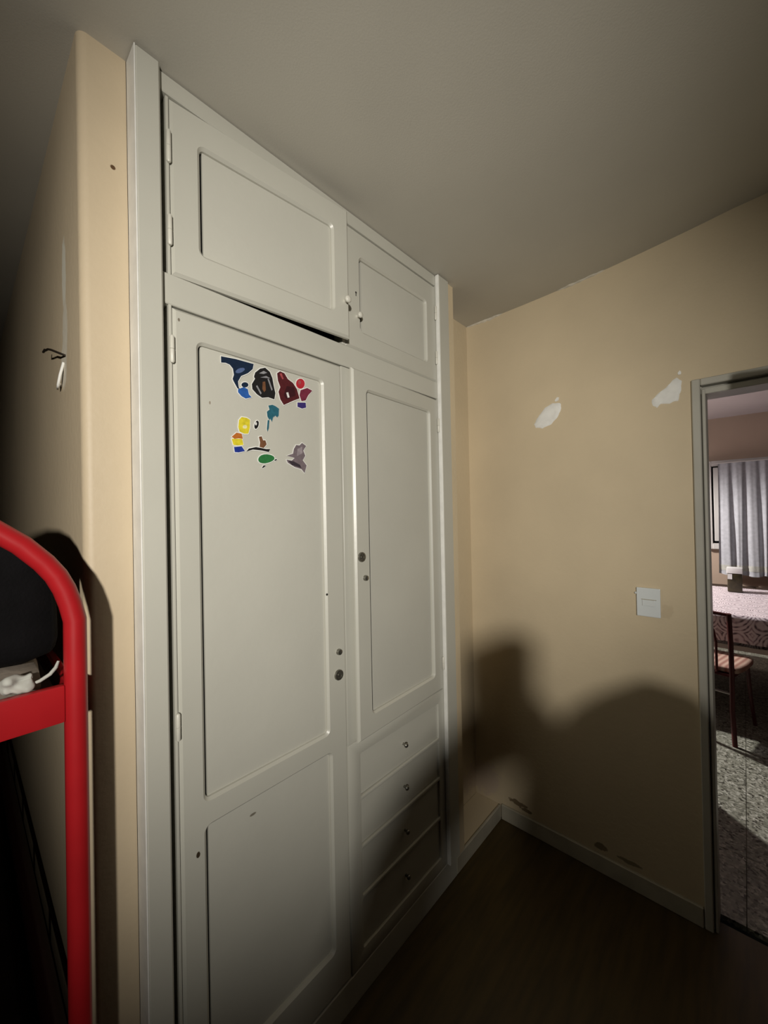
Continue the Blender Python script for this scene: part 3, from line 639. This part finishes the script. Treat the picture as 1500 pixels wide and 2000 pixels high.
# ================================================================= DINING ROOM THINGS
tb = tag(empty('dining_table', (4.63, -.8, 0)), 'dark wooden dining table under the patterned cloth', 'table')
build(MB().box(3.95, 5.30, -1.95, .35, .742, .772, .004), 'table_top', M['table_wood'], tb)
build(MB().box(4.02, 5.23, -1.88, .28, .64, .7415), 'apron', M['table_wood'], tb)
for x in (4.05, 5.20):
    for y in (-1.85, .23): build(MB().box(x-.035, x+.035, y-.035, y+.035, 0, .64, .004), 'leg', M['table_wood'], tb)
bm = bmesh.new(); X0t, X1t, Y0t, Y1t = 3.938, 5.312, -1.962, .362
def cloth_pt(s, t):
    # s,t in [-.2, 1.2]: inside -> top, outside -> hanging skirt
    x = X0t+(X1t-X0t)*min(1, max(0, s)); y = Y0t+(Y1t-Y0t)*min(1, max(0, t)); z = .7755
    ds = max(0, -s, s-1)*(X1t-X0t); dt = max(0, -t, t-1)*(X1t-X0t); ds *= 3 if s > 1 else 1; dt *= 3; d = max(ds, dt)  # hidden far and end skirts lengthened to block bounce under the table
    wv = .012*math.sin(26*(x+y)+2*noise.noise(Vector((x*3, y*3, 0))))
    if ds > 0: x += (-1 if s < 0 else 1)*(.006+wv*min(1, d/.1)*.6+.012*d/.2)
    if dt > 0: y += (-1 if t < 0 else 1)*(.006+wv*min(1, d/.1)*.6+.012*d/.2)
    return (x, y, z-d)
ns = 60; ss = [-.145+1.29*i/ns for i in range(ns+1)]
gv = [[bm.verts.new(cloth_pt(a, b)) for b in ss] for a in ss]
for i in range(ns):
    for j in range(ns): bm.faces.new((gv[i][j], gv[i+1][j], gv[i+1][j+1], gv[i][j+1]))
bmesh.ops.recalc_face_normals(bm, faces=bm.faces); me = bpy.data.meshes.new('tablecloth'); bm.to_mesh(me); bm.free(); smooth(me, 60)
tag(link('tablecloth', me, M['lace']), 'pale pink and grey medallion-patterned cloth on the dining table', 'tablecloth')
# tin with white lid
cn = tag(empty('storage_tin', (5.05, -.873, .777)), 'brown tin with a white lid standing on the tablecloth', 'tin')
build(MB().box(4.995, 5.105, -.926, -.820, .7775, .955, .008, 2), 'tin_body', M['tin'], cn, 40)
build(MB().box(4.99, 5.11, -.930, -.815, .9552, 1.008, .006, 2), 'lid', M['lid'], cn, 40)
build(MB().box(4.9935, 4.9952, -.855, -.822, .90, .95), 'paper_label', M['lid'], cn)
# curtain
bm = bmesh.new(); nu, nv = 140, 24; gv = []
for i in range(nu+1):
    row = []
    for j in range(nv+1):
        u, v = i/nu, j/nv
        y = -.745-1.16*u; z = 2.075-1.215*v
        amp = .007+.012*v
        d = amp*math.sin(u*72+1.6*noise.noise(Vector((u*5, 0, 3)))) + .4*amp*math.sin(u*131+1) + .006*noise.noise(Vector((u*9, v*3, 0)))
        y += .012*math.sin(u*36+v*1.5)*v
        zz = z - (.02*abs(math.sin(u*20)) if j == nv else 0)
        row.append(bm.verts.new((5.735+d, y, zz)))
    gv.append(row)
for i in range(nu):
    for j in range(nv): bm.faces.new((gv[i][j], gv[i+1][j], gv[i+1][j+1], gv[i][j+1]))
me = bpy.data.meshes.new('curtain'); bm.to_mesh(me); bm.free(); smooth(me, 80)
cu = tag(empty('curtain', (5.74, -1.32, .86)), 'pale grey gathered curtain hanging over the dining room window', 'curtain')
link('curtain_cloth', me, M['curtain'], cu)
build(MB().tube([(5.735, -.66, 2.082), (5.735, -1.93, 2.082)], .009, 10), 'curtain_rod', M['winframe'], cu, 60)
bm = bmesh.new(); prev = None
for i in range(nu+1):
    a = gv and None
me2 = me
hem = bmesh.new(); pr = None
for i in range(nu+1):
    u = i/nu; v = .955; amp = .007+.012*v
    d = amp*math.sin(u*72+1.6*noise.noise(Vector((u*5, 0, 3)))) + .4*amp*math.sin(u*131+1) + .006*noise.noise(Vector((u*9, v*3, 0)))
    y = -.745-1.16*u + .012*math.sin(u*36+v*1.5)*v
    q = [hem.verts.new((5.731+d, y, z)) for z in (.955, .895)]
    if pr: hem.faces.new((pr[0], q[0], q[1], pr[1]))
    pr = q
bm.free(); mh = bpy.data.meshes.new('hem_band'); hem.to_mesh(mh); hem.free(); smooth(mh, 80)
link('hem_band', mh, M['white_sheet'], cu)

# chair: back toward the bedroom, seat under the table
CX, CY, CA = 3.56, -.70, math.radians(-14)
ch = tag(empty('dining_chair', (CX, CY, 0), CA), 'maroon tubular metal chair with striped seat at the dining table', 'chair')
r_ = .0115
def cb(mb, name, m, sm=60): return build(mb, name, m, ch, sm, local=True)
W = .175
for s in (-1, 1):
    cb(MB().tube([(-.045, s*(W+.02), 0), (-.01, s*W, .22), (0, s*W, .45), (-.005, s*W, .66), (-.03, s*W, .872)], .0145, 12), 'back_leg', M['chair_red'])
    cb(MB().tube([(.40, s*.19, 0), (.375, s*.175, .22), (.36, s*.165, .445)], r_, 10), 'front_leg', M['chair_red'])
    cb(MB().tube([(0, s*W, .50), (.05, s*(W+.01), .475), (.10, s*(W+.012), .452)], .007, 8), 'brace', M['chair_red'])
cb(MB().tube([(-.03, -W, .862), (-.035, 0, .868), (-.03, W, .862)], r_, 10), 'top_bar', M['chair_red'])
cb(MB().tube([(0, -.095, .455), (-.004, -.095, .66), (-.012, -.085, .74), (-.022, -.05, .80), (-.028, 0, .825), (-.022, .05, .80), (-.012, .085, .74), (-.004, .095, .66), (0, .095, .455)], .008, 10), 'inner_hoop', M['chair_red'])
cb(MB().tube([(-.008, -W, .33), (-.008, W, .33)], .008, 8), 'stretcher', mat('bare_metal_bar', (.5, .45, .42), .3, .05, metal=.6))
pts = [];
cb(MB().box(0, .37, -.185, .185, .432, .452, .006), 'seat_frame', M['chair_red'], 40)
me = soft(.008, .40, -.215, .215, .4525, .497, .022, .002, 8)
for v in me.vertices:    # rounded-square seat
    dx, dy = (v.co.x-.2)/.2, v.co.y/.215
    k = 1-.10*min(1, (dx*dx)*(dy*dy)); v.co.x = .2+(v.co.x-.2)*k; v.co.y *= k
link('seat', me, M['seat'], ch, local=True)

# ================================================================= SHADOW BLOCKER: unseen draped airer added behind the camera, shaped for the low wall shadows
ar = tag(empty('shadow_airer', (.15, -1.28, 0)), 'unseen airer added behind the photographer to throw low wall shadows', 'clothes airer')
for x in (.16, .56):
    for s in (-1, 1): build(MB().tube([(x, -1.28+s*.16, 0), (x, -1.28, 1.29)], .010, 8), 'leg', M['winframe'], ar, 60)
build(MB().tube([(.60, -1.28, 1.285), (.14, -1.28, 1.345), (-.02, -1.28, 1.40), (-.20, -1.28, 1.40)], .008, 8), 'top_bar', M['winframe'], ar, 60)
build(MB().tube([(-.025, -1.275, 1.40), (-.025, -1.275, 1.55)], .006, 8), 'upright', M['winframe'], ar, 60)
PROF = [(.05, 1.370), (.10, 1.391), (.174, 1.428), (.25, 1.432), (.389, 1.420), (.523, 1.364), (.617, 1.293), (.70, 1.18), (.78, 1.02)]
def prof(x):
    for (a, za), (b, zb) in zip(PROF, PROF[1:]):
        if x <= b+1e-9:
            k = (x-a)/(b-a); return za+(zb-za)*k
    return PROF[-1][1]
bm = bmesh.new(); n = 40; g = []
for i in range(n+1):
    x = .05+.73*i/n; tz = prof(x); row = []
    for j in range(25):
        v = j/24*2-1; a = max(-1, min(1, v*3)); side = max(0, abs(v)-1/3)*1.5
        row.append(bm.verts.new((x, -1.28+.03*math.sin(a*PI/2)*1.0+(.14*side if v > 0 else -.14*side)+.01*noise.noise(Vector((x*9, v*3, 1)))*side, tz-.03*(1-math.cos(a*PI/2))-side*(tz-.08))))
    g.append(row)
for i in range(n):
    for j in range(24): bm.faces.new((g[i][j], g[i+1][j], g[i+1][j+1], g[i][j+1]))
bmesh.ops.recalc_face_normals(bm, faces=bm.faces)
me = bpy.data.meshes.new('blanket'); bm.to_mesh(me); bm.free(); smooth(me, 80)
tag(link('blanket', me, M['mattress']), 'dark blanket shape added over the airer to block light', 'blanket')
tw = build(MB().tube([(.035, -1.28, 1.443), (-.03, -1.28, 1.447), (-.08, -1.28, 1.448), (-.15, -1.28, 1.446), (-.20, -1.28, 1.432), (-.245, -1.28, 1.395), (-.29, -1.28, 1.33), (-.31, -1.28, 1.25), (-.315, -1.28, 1.05), (-.315, -1.28, .7)], [.040, .044, .046, .047, .048, .05, .052, .055, .058, .06], 16), 'shadow_towel', M['mattress'], None, 60); tag(tw, 'dark towel shape added over the airer bar to block light', 'towel')
tw = link('cap', soft(-.085, .025, -1.30, -1.25, 1.485, 1.575, .012, .001, 12), M['mattress']); tag(tw, 'dark cap shape added on the airer upright to block light', 'cap')

pd = tag(empty('pendant_lamp', (4.5, 1.2, 2.2)), 'pendant lamp hanging in the dining room out of the doorway view', 'lamp')
mb = MB(); prof_ = [(.03, 2.44), (.06, 2.42), (.15, 2.34), (.21, 2.275)]
pr = None
for rr, zz in prof_:
    ring = [mb.bm.verts.new((4.5+rr*math.cos(2*PI*k/24), 1.2+rr*math.sin(2*PI*k/24), zz)) for k in range(24)]
    if pr:
        for k in range(24): mb.bm.faces.new((pr[k], pr[(k+1) % 24], ring[(k+1) % 24], ring[k]))
    pr = ring
build(mb, 'lamp_shade', M['low_bounce'], pd, 60)
build(MB().cyl((4.5, 1.2, 2.43), (4.5, 1.2, 2.6), .004, n=8), 'cord', M['steel_dark'], pd)
